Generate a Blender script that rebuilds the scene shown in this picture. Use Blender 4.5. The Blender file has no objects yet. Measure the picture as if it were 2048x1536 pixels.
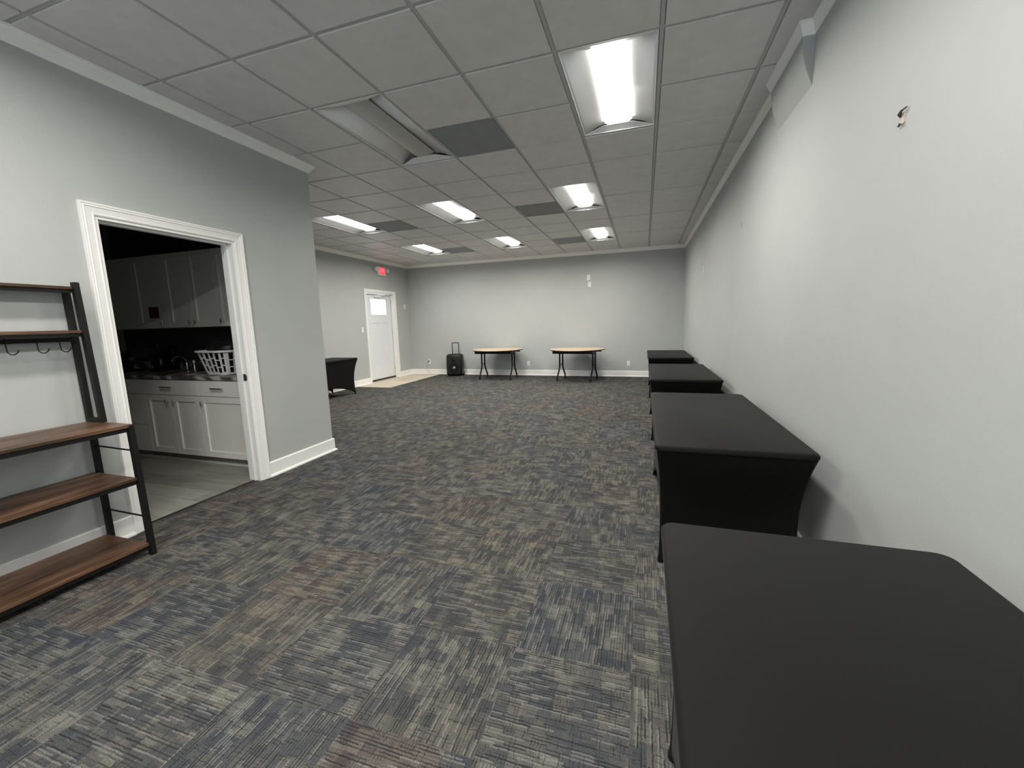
import bpy, bmesh, math, random
from mathutils import Vector, Matrix
random.seed(7)
SC = bpy.context.scene
COL = SC.collection

# ---------------------------------------------------------------- camera, world, daylight, exposure
CAM_Z = 1.3251
F_PX = 820.15
YAW, PITCH, ROLL = -0.3132, -0.1474, -0.0274
cam_data = bpy.data.cameras.new('camera')
cam_data.sensor_fit = 'HORIZONTAL'
cam_data.sensor_width = 36.0
cam_data.lens = F_PX / 2048 * 36.0
cam_data.clip_start = 0.02
cam = bpy.data.objects.new('camera', cam_data)
COL.objects.link(cam)
fwd = Vector((math.sin(YAW) * math.cos(PITCH), math.cos(YAW) * math.cos(PITCH), math.sin(PITCH)))
rt = Vector((math.cos(YAW), -math.sin(YAW), 0))
up = rt.cross(fwd)
r2 = math.cos(ROLL) * rt + math.sin(ROLL) * up
u2 = -math.sin(ROLL) * rt + math.cos(ROLL) * up
M = Matrix((r2, u2, -fwd)).transposed().to_4x4()
M.translation = Vector((0, 0, CAM_Z))
cam.matrix_world = M
SC.camera = cam

world = bpy.data.worlds.new('world')
SC.world = world
world.use_nodes = True
world.node_tree.nodes['Background'].inputs[0].default_value = (0.80, 0.90, 1.0, 1)
world.node_tree.nodes['Background'].inputs[1].default_value = 3.0

SC.view_settings.view_transform = 'Standard'
SC.view_settings.look = 'None'
SC.view_settings.gamma = 1.0
SC.view_settings.use_curve_mapping = False
SC.view_settings.exposure = 0.0

LENS_STRENGTH = 5.0           # lit troffer lenses
TUBE_POWER = 36.0             # the lamp behind each lit lens
DAY_POWER = 5.0             # daylight through the two shop windows behind the camera


def area(name, loc, rot, sx, sy, power, color):
    l = bpy.data.lights.new(name, 'AREA')
    l.shape = 'RECTANGLE'; l.size = sx; l.size_y = sy; l.energy = power; l.color = color
    o = bpy.data.objects.new(name, l); COL.objects.link(o)
    o.location = loc; o.rotation_euler = rot
    return o


area('window_daylight', (-2.0, -3.35, 1.45), (math.radians(90), 0, 0), 1.9, 2.0, DAY_POWER, (0.74, 0.86, 1.0))
area('window_daylight', (-0.25, -3.35, 1.45), (math.radians(90), 0, 0), 1.3, 2.0, DAY_POWER * 0.7, (0.74, 0.86, 1.0))
area('door_daylight', (-6.75, 8.75, 1.8), (0, math.radians(-90), 0), 0.5, 0.7, 45.0, (0.9, 0.95, 1.0))

# ---------------------------------------------------------------- dimensions
XL, XR, XF = -3.22, 0.865, -6.15      # near left wall, right wall, far left wall
YC, YB, YN = 3.53, 10.0, -3.2        # corner of the kitchen block, far wall, wall behind the camera
H = 2.9304


def xr(y):
    """the right wall runs very slightly inwards towards the far end"""
    return 0.868 - (y - 3.0) * 0.0066


S = 0.6096
GX, GY = -2.3757, 2.6898


# ---------------------------------------------------------------- node helpers
class NT:
    def __init__(self, name):
        self.m = bpy.data.materials.new(name)
        self.m.use_nodes = True
        self.t = self.m.node_tree
        self.b = self.t.nodes['Principled BSDF']

    def n(self, kind, **kw):
        nd = self.t.nodes.new(kind)
        for k, v in kw.items():
            setattr(nd, k, v)
        return nd

    def put(self, sock, v):
        if isinstance(v, bpy.types.NodeSocket):
            self.t.links.new(v, sock)
        elif isinstance(v, (tuple, list)):
            sock.default_value = tuple(v) + ((1,) if len(v) == 3 and sock.type == 'RGBA' else ())
        else:
            sock.default_value = v

    def math(self, op, a, b=0.0, c=None):
        nd = self.n('ShaderNodeMath', operation=op)
        self.put(nd.inputs[0], a); self.put(nd.inputs[1], b)
        if c is not None: self.put(nd.inputs[2], c)
        return nd.outputs[0]

    def mix(self, f, a, b, blend='MIX'):
        nd = self.n('ShaderNodeMix', data_type='RGBA', blend_type=blend)
        self.put(nd.inputs[0], f); self.put(nd.inputs[6], a); self.put(nd.inputs[7], b)
        return nd.outputs[2]

    def fmix(self, f, a, b):
        nd = self.n('ShaderNodeMix', data_type='FLOAT')
        self.put(nd.inputs[0], f); self.put(nd.inputs[2], a); self.put(nd.inputs[3], b)
        return nd.outputs[0]

    def coord(self):
        return self.n('ShaderNodeTexCoord').outputs['Object']

    def geo(self):
        return self.n('ShaderNodeNewGeometry').outputs['Position']

    def sep(self, v):
        nd = self.n('ShaderNodeSeparateXYZ'); self.put(nd.inputs[0], v); return nd.outputs

    def comb(self, x=0.0, y=0.0, z=0.0):
        nd = self.n('ShaderNodeCombineXYZ')
        self.put(nd.inputs[0], x); self.put(nd.inputs[1], y); self.put(nd.inputs[2], z)
        return nd.outputs[0]

    def white(self, vec):
        nd = self.n('ShaderNodeTexWhiteNoise', noise_dimensions='3D'); self.put(nd.inputs[0], vec)
        return nd.outputs[0]

    def noise(self, vec, scale, detail=3.0, rough=0.5):
        nd = self.n('ShaderNodeTexNoise'); self.put(nd.inputs['Vector'], vec)
        nd.inputs['Scale'].default_value = scale; nd.inputs['Detail'].default_value = detail
        nd.inputs['Roughness'].default_value = rough
        return nd.outputs[0]

    def vscale(self, v, s):
        nd = self.n('ShaderNodeVectorMath', operation='MULTIPLY'); self.put(nd.inputs[0], v)
        nd.inputs[1].default_value = s
        return nd.outputs[0]

    def ramp(self, f, stops, interp='LINEAR'):
        nd = self.n('ShaderNodeValToRGB'); self.put(nd.inputs[0], f)
        cr = nd.color_ramp; cr.interpolation = interp
        while len(cr.elements) < len(stops): cr.elements.new(0.5)
        for e, (p, c) in zip(cr.elements, stops):
            e.position = p; e.color = tuple(c) + (1,)
        return nd.outputs[0]

    def bump(self, h, strength=0.2, dist=0.01):
        nd = self.n('ShaderNodeBump'); nd.inputs['Strength'].default_value = strength
        nd.inputs['Distance'].default_value = dist; self.put(nd.inputs['Height'], h)
        self.t.links.new(nd.outputs[0], self.b.inputs['Normal'])

    def set(self, color=None, rough=None, metal=None, **kw):
        if color is not None: self.put(self.b.inputs['Base Color'], color)
        if rough is not None: self.put(self.b.inputs['Roughness'], rough)
        if metal is not None: self.b.inputs['Metallic'].default_value = metal
        for k, v in kw.items(): self.put(self.b.inputs[k], v)
        return self.m


def speckled(name, c, rough=0.5, metal=0.0, var=0.08, scale=30, bump=0.0, bscale=300, **kw):
    t = NT(name)
    p = t.coord()
    f = t.noise(p, scale, 3)
    lo = tuple(x * (1 - var) for x in c); hi = tuple(min(1, x * (1 + var)) for x in c)
    col = t.ramp(f, [(0.3, lo), (0.7, hi)])
    if bump: t.bump(t.noise(p, bscale, 2), bump, 0.002)
    return t.set(col, rough, metal, **kw)


def emitter(name, color, strength):
    t = NT(name)
    p = t.coord()
    col = t.mix(t.noise(p, 40, 1), color, tuple(min(1, c * 1.02) for c in color))
    t.put(t.b.inputs['Base Color'], color)
    t.put(t.b.inputs['Emission Color'], col)
    t.b.inputs['Emission Strength'].default_value = strength
    return t.m


MAT = {}
MAT['wall'] = speckled('wall_paint', (0.445, 0.462, 0.452), 0.55, var=0.02, scale=3, bump=0.25, bscale=260, **{'Specular IOR Level': 0.35})
MAT['trim'] = speckled('trim_paint', (0.87, 0.862, 0.835), 0.35, var=0.02, scale=6)
MAT['crown'] = speckled('crown_paint', (0.90, 0.90, 0.87), 0.42, var=0.02, scale=6)
MAT['tile'] = speckled('ceiling_tile', (0.68, 0.673, 0.655), 0.42, var=0.05, scale=9, bump=0.5, bscale=420, **{'Specular IOR Level': 1.0})
MAT['grid'] = speckled('ceiling_grid_shade_paint', (0.50, 0.50, 0.485), 0.55, var=0.02)  # bar colour darkened to stand in for shade between the tiles
MAT['vent'] = speckled('grey_perforated_metal', (0.27, 0.285, 0.285), 0.6, var=0.06, scale=8, bump=0.5, bscale=700)
MAT['troffer'] = speckled('white_enamel', (0.80, 0.80, 0.79), 0.38, var=0.01)
MAT['lens_lit'] = emitter('lit_lens', (1.0, 0.985, 0.95), LENS_STRENGTH)
MAT['lens_off'] = speckled('unlit_lens', (0.46, 0.46, 0.45), 0.35, var=0.04)
MAT['white_plastic'] = speckled('white_plastic', (0.82, 0.82, 0.80), 0.35, var=0.02)
MAT['dark_slot'] = speckled('dark_slot', (0.06, 0.06, 0.06), 0.6)
MAT['black_metal'] = speckled('black_powder_coat', (0.0075, 0.0075, 0.007), 0.5, var=0.3, scale=60, bump=0.2, bscale=500, **{'Specular IOR Level': 0.25})
MAT['table_metal'] = speckled('black_table_steel', (0.005, 0.005, 0.0055), 0.45, var=0.2, **{'Specular IOR Level': 0.25})
MAT['chrome'] = speckled('brushed_nickel', (0.55, 0.54, 0.52), 0.25, 1.0, var=0.05)
MAT['dark_bronze'] = speckled('dark_bronze', (0.07, 0.055, 0.04), 0.4, 0.6, var=0.2)
MAT['cabinet'] = speckled('cabinet_paint', (0.84, 0.83, 0.79), 0.35, var=0.02)
MAT['basket'] = speckled('white_basket_plastic', (0.80, 0.80, 0.83), 0.35, var=0.02)
MAT['black_plastic'] = speckled('black_plastic', (0.006, 0.0065, 0.0075), 0.42, var=0.25, **{'Specular IOR Level': 0.3})
MAT['black_bag'] = speckled('black_bag_plastic', (0.006, 0.006, 0.007), 0.5, var=0.4, scale=12)
MAT['grille'] = speckled('speaker_grille', (0.008, 0.009, 0.010), 0.5, 0.1, var=0.3, scale=200, bump=0.8, bscale=600)
MAT['brown_bottle'] = speckled('brown_translucent_plastic', (0.16, 0.11, 0.085), 0.2, var=0.1)
MAT['blue_plastic'] = speckled('dark_blue_plastic', (0.006, 0.008, 0.016), 0.3, var=0.2)
MAT['red_paper'] = speckled('red_printed_paper', (0.11, 0.025, 0.028), 0.7, var=0.1)
MAT['paper'] = speckled('white_paper', (0.7, 0.68, 0.66), 0.8, var=0.03)
MAT['door'] = speckled('door_paint', (0.76, 0.78, 0.80), 0.35, var=0.01)
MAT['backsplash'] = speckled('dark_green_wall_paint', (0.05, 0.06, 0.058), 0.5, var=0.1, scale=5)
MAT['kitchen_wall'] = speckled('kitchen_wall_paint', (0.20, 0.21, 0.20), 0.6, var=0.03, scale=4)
MAT['torn'] = speckled('torn_drywall_paper', (0.62, 0.52, 0.47), 0.9, var=0.25, scale=120)
MAT['anchor'] = speckled('dark_anchor_hole', (0.07, 0.05, 0.04), 0.8, var=0.3, scale=150)
MAT['exit_red'] = emitter('exit_red', (1.0, 0.045, 0.07), 1.25)
MAT['exit_letter'] = emitter('exit_letter', (1.0, 0.22, 0.25), 1.0)


def m_glass():
    t = NT('window_glass')
    p = t.coord()
    t.put(t.b.inputs['Base Color'], t.mix(t.noise(p, 5, 1), (0.96, 0.98, 0.98), (1, 1, 1)))
    t.b.inputs['Roughness'].default_value = 0.02
    t.b.inputs['Transmission Weight'].default_value = 1.0
    t.b.inputs['IOR'].default_value = 1.1
    return t.m


MAT['glass'] = m_glass()


def m_carpet():
    t = NT('patchwork_carpet_tiles')
    P = t.sep(t.geo())
    T = 0.4572
    tx = t.math('DIVIDE', t.math('ADD', P[0], 20.137), T)
    ty = t.math('DIVIDE', t.math('ADD', P[1], 20.05), T)
    ix, iy = t.math('FLOOR', tx), t.math('FLOOR', ty)
    rt1 = t.white(t.comb(ix, iy, 3.3))
    rt2 = t.white(t.comb(ix, iy, 8.1))
    swap = t.math('MODULO', t.math('ADD', ix, iy), 2.0)
    fx, fy = t.math('FRACT', tx), t.math('FRACT', ty)
    # local coordinates of the tile, turned a quarter on every other tile; the weave wanders a little
    a0 = t.math('MULTIPLY', t.fmix(swap, fx, fy), T)
    b0 = t.math('MULTIPLY', t.fmix(swap, fy, fx), T)
    wob = t.math('SUBTRACT', t.noise(t.geo(), 38, 2), 0.5)
    wob2 = t.math('SUBTRACT', t.noise(t.vscale(t.geo(), (-1.0, 1.3, 1.0)), 45, 2), 0.5)
    a = t.math('ADD', a0, t.math('MULTIPLY', wob, 0.006))
    b = t.math('ADD', b0, t.math('MULTIPLY', wob2, 0.016))
    tid = t.math('ADD', t.math('MULTIPLY', ix, 13.7), t.math('MULTIPLY', iy, 5.3))

    def patch(w, h, seed):
        row = t.math('FLOOR', t.math('DIVIDE', b, h))
        off = t.white(t.comb(row, tid, seed))
        c = t.math('FLOOR', t.math('ADD', t.math('DIVIDE', a, w), off))
        return t.white(t.comb(c, row, t.math('ADD', tid, seed)))

    p1 = patch(0.076, 0.050, 1.0)
    p2 = patch(0.038, 0.100, 2.0)
    p3 = patch(0.13, 0.09, 4.0)
    # woven lines: fine rows running along b, broken into dashes of varying depth
    per = 0.0112
    li = t.math('FLOOR', t.math('DIVIDE', a, per))
    lf = t.math('FRACT', t.math('DIVIDE', a, per))
    seg = t.math('FLOOR', t.math('ADD', t.math('DIVIDE', b, 0.075), t.math('MULTIPLY', t.white(t.comb(li, tid, 5.0)), 7.0)))
    dash = t.white(t.comb(li, seg, t.math('ADD', tid, 6.0)))
    inline = t.math('LESS_THAN', lf, 0.42)
    line = t.math('MULTIPLY', inline, t.math('MAXIMUM', t.math('MULTIPLY', t.math('SUBTRACT', dash, 0.30), 1.45), 0.0))
    paleline = t.math('MULTIPLY', t.math('GREATER_THAN', lf, 0.5), t.math('LESS_THAN', dash, 0.22))
    # cross ticks
    ci = t.math('FLOOR', t.math('DIVIDE', b, 0.0105))
    cf = t.math('FRACT', t.math('DIVIDE', b, 0.0105))
    cseg = t.math('FLOOR', t.math('ADD', t.math('DIVIDE', a, 0.032), t.math('MULTIPLY', t.white(t.comb(ci, tid, 9.0)), 5.0)))
    cd = t.white(t.comb(ci, cseg, t.math('ADD', tid, 11.0)))
    tick = t.math('MULTIPLY', t.math('LESS_THAN', cf, 0.3), t.math('GREATER_THAN', cd, 0.72))
    bright = t.math('ADD', t.math('ADD', t.math('MULTIPLY', p1, 0.42), t.math('MULTIPLY', p2, 0.30)), t.math('MULTIPLY', p3, 0.28))
    pos = t.geo()
    large = t.noise(pos, 1.1, 2)
    pale = t.ramp(bright, [(0.20, (0.048, 0.050, 0.055)), (0.42, (0.064, 0.065, 0.065)), (0.58, (0.090, 0.087, 0.078)), (0.85, (0.130, 0.125, 0.106))])
    huev = t.math('ADD', t.math('MULTIPLY', large, 0.75), t.math('MULTIPLY', rt1, 0.35))
    hue = t.ramp(huev, [(0.30, (0.88, 0.94, 1.04)), (0.50, (0.98, 0.99, 1.0)), (0.65, (1.02, 1.0, 0.95)), (0.85, (1.07, 0.98, 0.94))])
    c = t.mix(1.0, pale, hue, 'MULTIPLY')
    # a few tiles carry rust-brown yarn
    brown = t.math('MULTIPLY', t.math('GREATER_THAN', rt2, 0.86), t.math('GREATER_THAN', p3, 0.38))
    c = t.mix(t.math('MULTIPLY', brown, 0.38), c, t.mix(p1, (0.070, 0.046, 0.036), (0.13, 0.095, 0.075)))
    lines = t.math('MINIMUM', t.math('ADD', t.math('MULTIPLY', line, t.fmix(rt2, 0.75, 1.1)), t.math('MULTIPLY', tick, 0.50)), 0.88)
    c = t.mix(t.math('MULTIPLY', paleline, 0.35), c, (0.24, 0.235, 0.21))
    c = t.mix(lines, c, (0.018, 0.019, 0.022))
    pile = t.noise(pos, 330, 2, 0.7)
    c = t.mix(1.0, c, t.ramp(pile, [(0.32, (0.40, 0.40, 0.40)), (0.68, (1.6, 1.6, 1.6))]), 'MULTIPLY')
    hgt = t.math('SUBTRACT', t.math('MULTIPLY', pile, 0.7), t.math('MULTIPLY', lines, 0.9))
    t.bump(hgt, 0.55, 0.004)
    return t.set(c, 0.95, **{'Specular IOR Level': 0.15})


MAT['carpet'] = m_carpet()


def m_planks(name, c1, c2, w, l, rough=0.4, axis=0):
    t = NT(name)
    P = t.sep(t.geo())
    A, B = (P[0], P[1]) if axis == 0 else (P[1], P[0])
    row = t.math('FLOOR', t.math('DIVIDE', B, w))
    off = t.white(t.comb(row, 1.0, 2.0))
    cc = t.math('FLOOR', t.math('ADD', t.math('DIVIDE', A, l), off))
    r = t.white(t.comb(cc, row, 4.0))
    g = t.noise(t.comb(t.math('MULTIPLY', A, 2.0), t.math('MULTIPLY', B, 22.0), r), 1.6, 5, 0.6)
    f = t.math('ADD', t.math('MULTIPLY', r, 0.4), t.math('MULTIPLY', g, 0.6))
    c = t.ramp(f, [(0.25, c1), (0.75, c2)])
    gap = t.math('LESS_THAN', t.math('FRACT', t.math('DIVIDE', B, w)), 0.015)
    c = t.mix(t.math('MULTIPLY', gap, 0.5), c, (0.03, 0.03, 0.03))
    return t.set(c, rough)


MAT['vinyl'] = m_planks('vinyl_planks', (0.17, 0.165, 0.14), (0.40, 0.39, 0.345), 0.18, 1.2, 0.42, axis=0)
MAT['entry'] = m_planks('beige_entry_tile', (0.50, 0.43, 0.33), (0.66, 0.58, 0.46), 0.305, 0.305, 0.4, axis=0)


def m_wood(name, dark, mid, light, axis='Y', rough=0.42):
    t = NT(name)
    p = t.coord()
    s = (9, 0.9, 14) if axis == 'Y' else (0.9, 9, 14)
    g = t.noise(t.vscale(p, s), 2.6, 6, 0.62)
    big = t.noise(t.vscale(p, (3, 1.2, 3)), 2.0, 2)
    f = t.math('ADD', t.math('MULTIPLY', g, 0.7), t.math('MULTIPLY', big, 0.3))
    c = t.ramp(f, [(0.32, dark), (0.5, mid), (0.66, light)])
    t.bump(g, 0.15, 0.002)
    return t.set(c, rough)


MAT['wood'] = m_wood('rustic_brown_board', (0.018, 0.008, 0.004), (0.085, 0.042, 0.022), (0.20, 0.105, 0.056))
MAT['maple'] = m_wood('pale_maple_laminate', (0.50, 0.385, 0.26), (0.57, 0.45, 0.315), (0.63, 0.51, 0.375), axis='X', rough=0.35)


def m_counter():
    t = NT('grey_streaked_laminate')
    p = t.geo()
    n1 = t.n('ShaderNodeTexWave', wave_type='BANDS', bands_direction='DIAGONAL')
    t.put(n1.inputs['Vector'], p)
    n1.inputs['Scale'].default_value = 2.2; n1.inputs['Distortion'].default_value = 9.0
    n1.inputs['Detail'].default_value = 4.0
    c = t.ramp(n1.outputs[1], [(0.2, (0.09, 0.087, 0.08)), (0.55, (0.20, 0.195, 0.185)), (0.9, (0.48, 0.47, 0.45))])
    return t.set(c, 0.3)


MAT['counter'] = m_counter()


def m_spandex():
    t = NT('black_spandex')
    p = t.coord()
    f = t.noise(p, 900, 2, 0.7)
    c = t.ramp(f, [(0.3, (0.0045, 0.0045, 0.0043)), (0.7, (0.0072, 0.0072, 0.0070))])
    t.bump(t.noise(p, 1200, 1), 0.15, 0.001)
    return t.set(c, 0.62, **{'Specular IOR Level': 0.09, 'Sheen Weight': 0.035, 'Sheen Roughness': 0.45})


MAT['spandex'] = m_spandex()


# ---------------------------------------------------------------- mesh helpers
def box(bm, x0, x1, y0, y1, z0, z1, mat=None):
    vs = [bm.verts.new((x, y, z)) for x in (x0, x1) for y in (y0, y1) for z in (z0, z1)]
    if mat is not None:
        for v in vs: v.co = mat @ v.co
    for f in ((0, 1, 3, 2), (4, 6, 7, 5), (0, 4, 5, 1), (2, 3, 7, 6), (0, 2, 6, 4), (1, 5, 7, 3)):
        bm.faces.new([vs[i] for i in f])
    return vs


def prism(bm, poly, axis, a, b):
    """extrude a 2-D polygon along an axis: axis 'x' -> (u,v)=(y,z), 'y' -> (x,z), 'z' -> (x,y)"""
    def P(u, v, w):
        return {'x': (w, u, v), 'y': (u, w, v), 'z': (u, v, w)}[axis]
    A = [bm.verts.new(P(u, v, a)) for u, v in poly]
    B = [bm.verts.new(P(u, v, b)) for u, v in poly]
    n = len(poly)
    for i in range(n):
        bm.faces.new((A[i], A[(i + 1) % n], B[(i + 1) % n], B[i]))
    bm.faces.new(A[::-1]); bm.faces.new(B)


def tube(bm, pts, r, seg=10, cap=True):
    pts = [Vector(p) for p in pts]
    rings = []
    prev = None
    for i, p in enumerate(pts):
        d = (pts[min(i + 1, len(pts) - 1)] - pts[max(i - 1, 0)]).normalized()
        if prev is None:
            ref = Vector((0, 0, 1)) if abs(d.z) < 0.9 else Vector((1, 0, 0))
            n = d.cross(ref).normalized()
        else:
            n = (prev - d * prev.dot(d)).normalized()
        prev = n
        b = d.cross(n)
        rr = r[i] if isinstance(r, (list, tuple)) else r
        rings.append([bm.verts.new(p + n * math.cos(2 * math.pi * k / seg) * rr + b * math.sin(2 * math.pi * k / seg) * rr) for k in range(seg)])
    for A, B in zip(rings, rings[1:]):
        for k in range(seg):
            bm.faces.new((A[k], A[(k + 1) % seg], B[(k + 1) % seg], B[k]))
    if cap:
        bm.faces.new(rings[0][::-1]); bm.faces.new(rings[-1])


def lathe(bm, prof, cx=0, cy=0, seg=28, axis='z'):
    rings = []
    for r, z in prof:
        ring = []
        for k in range(seg):
            a = 2 * math.pi * k / seg
            p = {'z': (cx + r * math.cos(a), cy + r * math.sin(a), z),
                 'y': (cx + r * math.cos(a), z, cy + r * math.sin(a)),
                 'x': (z, cx + r * math.cos(a), cy + r * math.sin(a))}[axis]
            ring.append(bm.verts.new(p))
        rings.append(ring)
    for A, B in zip(rings, rings[1:]):
        for k in range(seg):
            bm.faces.new((A[k], A[(k + 1) % seg], B[(k + 1) % seg], B[k]))
    bm.faces.new(rings[0][::-1]); bm.faces.new(rings[-1])


def rrect(x0, x1, y0, y1, r, n=6):
    out = []
    for cx, cy, a0 in ((x1 - r, y1 - r, 0), (x0 + r, y1 - r, 90), (x0 + r, y0 + r, 180), (x1 - r, y0 + r, 270)):
        for k in range(n + 1):
            a = math.radians(a0 + 90 * k / n)
            out.append((cx + r * math.cos(a), cy + r * math.sin(a)))
    return out


def make(name, bm, mat, parent=None, loc=None, smooth=False, bevel=0.0, solid=0.0, seg=2):
    bmesh.ops.recalc_face_normals(bm, faces=bm.faces[:])
    me = bpy.data.meshes.new(name)
    bm.to_mesh(me); bm.free()
    me.materials.append(mat)
    if smooth:
        for p in me.polygons: p.use_smooth = True
    o = bpy.data.objects.new(name, me); COL.objects.link(o)
    if loc is not None: o.location = loc
    if parent is not None: o.parent = parent
    if solid:
        md = o.modifiers.new('solid', 'SOLIDIFY'); md.thickness = solid; md.offset = 0
    if bevel:
        md = o.modifiers.new('bevel', 'BEVEL'); md.width = bevel; md.segments = seg
        md.limit_method = 'ANGLE'; md.angle_limit = math.radians(40)
        md.harden_normals = False
    if smooth and (bevel or True):
        try:
            me.set_sharp_from_angle(angle=math.radians(42))
        except Exception:
            pass
    return o


def empty(name, loc=(0, 0, 0), rz=0.0):
    o = bpy.data.objects.new(name, None); COL.objects.link(o)
    o.location = loc; o.rotation_euler = (0, 0, rz); o.empty_display_size = 0.1
    return o


def tag(o, label, cat, group=None):
    o['label'] = label; o['category'] = cat
    if group: o['group'] = group
    return o


def structure(o, label=None):
    o['kind'] = 'structure'
    if label: o['label'] = label
    return o


def copy_tree(o, parent=None):
    c = o.copy(); COL.objects.link(c)
    c.parent = parent
    for ch in list(o.children):
        copy_tree(ch, c)
    return c


def bx(name, mat, parent, *b, bevel=0.0, **kw):
    bm = bmesh.new(); box(bm, *b)
    return make(name, bm, mat, parent, bevel=bevel, **kw)


# ---------------------------------------------------------------- room shell
structure(bx('floor', MAT['carpet'], None, XL - 0.06, XR + 0.1, YN, YC, -0.06, 0.0)).name = 'floor'
bm = bmesh.new()
# the wide part of the room; leaves out the entry tile corner
box(bm, XF - 0.1, XR + 0.1, YC, 7.62, -0.06, 0.0)
box(bm, -5.27, XR + 0.1, 7.62, YB + 0.1, -0.06, 0.0)
structure(make('floor_carpet', bm, MAT['carpet']), 'grey patchwork carpet tiles across the wide part of the room')
structure(bx('floor_entry', MAT['entry'], None, XF - 0.3, -5.27, 7.62, YB + 0.1, -0.06, 0.002), 'beige tile landing in front of the exit door')
structure(bx('floor_kitchen', MAT['vinyl'], None, -6.3, XL - 0.06, 0.3, 3.50, -0.06, -0.003), 'grey wood look vinyl floor of the dark kitchen')

W = MAT['wall']
# right wall
bm = bmesh.new(); prism(bm, [(xr(YN), YN), (1.1, YN), (1.1, YB + 0.12), (xr(YB + 0.12), YB + 0.12)], 'z', -0.05, H + 0.3)
structure(make('wall_right', bm, W))
# far wall
structure(bx('wall_back', W, None, XF - 0.14, xr(YB), YB, YB + 0.12, -0.05, H + 0.3))
# far left wall with the exit door opening
D2 = (8.195, 9.315, 2.13)
bm = bmesh.new()
box(bm, XF - 0.14, XF, YC - 0.12, D2[0] - 0.012, -0.05, H + 0.3)
box(bm, XF - 0.14, XF, D2[1] + 0.012, YB, -0.05, H + 0.3)
box(bm, XF - 0.14, XF, D2[0] - 0.012, D2[1] + 0.012, D2[2] + 0.012, H + 0.3)
structure(make('wall_far_left', bm, W))
# near left wall with the kitchen opening
D1 = (1.733, 2.640, 2.045)
bm = bmesh.new()
box(bm, XL - 0.12, XL, YN, D1[0], -0.05, H + 0.3)
box(bm, XL - 0.12, XL, D1[1], YC, -0.05, H + 0.3)
box(bm, XL - 0.12, XL, D1[0], D1[1], D1[2], H + 0.3)
structure(make('wall_left', bm, W))
# wall of the kitchen block that faces the wide part of the room
structure(bx('wall_partition', W, None, XF, XL - 0.12, YC - 0.10, YC, -0.05, H + 0.3))
# wall behind the camera with two shop windows
bm = bmesh.new()
WX = [(-2.95, -1.05), (-0.90, 0.40)]
box(bm, XL, XR, YN - 0.15, YN, -0.05, 0.45)
box(bm, XL, XR, YN - 0.15, YN, 2.45, H + 0.3)
for a, b in ((XL, WX[0][0]), (WX[0][1], WX[1][0]), (WX[1][1], XR)):
    box(bm, a, b, YN - 0.15, YN, 0.45, 2.45)
structure(make('wall_front', bm, W))
for k, (a, b) in enumerate(WX):
    w = structure(empty('window_%d' % (k + 1), ((a + b) / 2, YN - 0.07, 0.45)))
    wd = (b - a) / 2
    bm = bmesh.new()
    box(bm, -wd, -wd + 0.05, -0.04, 0.04, 0, 2.0); box(bm, wd - 0.05, wd, -0.04, 0.04, 0, 2.0)
    box(bm, -wd + 0.05, wd - 0.05, -0.04, 0.04, 0, 0.05); box(bm, -wd + 0.05, wd - 0.05, -0.04, 0.04, 1.95, 2.0)
    make('window_frame', bm, MAT['trim'], w)
# kitchen shell
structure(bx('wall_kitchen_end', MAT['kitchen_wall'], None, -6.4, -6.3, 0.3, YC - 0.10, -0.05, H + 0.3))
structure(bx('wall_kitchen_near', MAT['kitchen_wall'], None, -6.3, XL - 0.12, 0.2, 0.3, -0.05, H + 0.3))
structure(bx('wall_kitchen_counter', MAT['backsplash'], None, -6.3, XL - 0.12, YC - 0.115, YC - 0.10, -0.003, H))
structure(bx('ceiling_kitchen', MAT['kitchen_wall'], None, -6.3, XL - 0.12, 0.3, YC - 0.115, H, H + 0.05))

# ---------------------------------------------------------------- suspended ceiling
FIX = [(3, 0, True), (0, 0, False), (-1, 4, True), (2, 4, True), (-4, 4, True), (2, 8, True), (-1, 8, True), (-4, 8, True),
       (3, -4, True), (0, -4, True), (3, -8, True)]
VENTS = [(1, 1), (1, 5), (-3, 5), (1, 9), (-3, 9)]
taken = set()
for i, j, _ in FIX: taken |= {(i, j), (i, j + 1)}
taken |= set(VENTS)


def inside(x0, x1, y0, y1):
    """clip a ceiling cell to the room; returns clipped box or None"""
    xa, xb, ya, yb = x0, min(x1, xr(y0)), max(y0, YN), min(y1, YB)
    lo = XL if (y0 + y1) / 2 < YC - 0.05 else XF
    xa = max(xa, lo)
    if xb - xa < 0.02 or yb - ya < 0.02: return None
    return xa, xb, ya, yb


TB = 0.012
bm = bmesh.new()
for i in range(-8, 6):
    for j in range(-10, 13):
        if (i, j) in taken: continue
        c = inside(GX + i * S, GX + (i + 1) * S, GY + j * S, GY + (j + 1) * S)
        if not c: continue
        x0, x1, y0, y1 = c
        e = 0.008
        a0, a1 = x0 + TB + 0.002, x1 - TB - 0.002
        b0, b1 = y0 + TB + 0.002, y1 - TB - 0.002
        half = i >= 2 and j >= 1        # long tiles with a faint scored line in the middle
        if half and j % 2 == 1 and (i, j + 1) not in taken: b1 = y1 - 0.002
        if half and j % 2 == 0 and (i, j - 1) not in taken: b0 = y0 + 0.002
        # tegular tile: bevelled edge, face slightly below the bars
        top = [bm.verts.new(p) for p in ((a0, b0, H + 0.012), (a1, b0, H + 0.012), (a1, b1, H + 0.012), (a0, b1, H + 0.012))]
        g = 0.002
        bot = [bm.verts.new(p) for p in ((a0 + g, b0 + g, H - e), (a1 - g, b0 + g, H - e), (a1 - g, b1 - g, H - e), (a0 + g, b1 - g, H - e))]
        for k in range(4):
            bm.faces.new((top[k], top[(k + 1) % 4], bot[(k + 1) % 4], bot[k]))
        bm.faces.new(bot)
ceil = structure(make('ceiling', bm, MAT['tile']))
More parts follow.
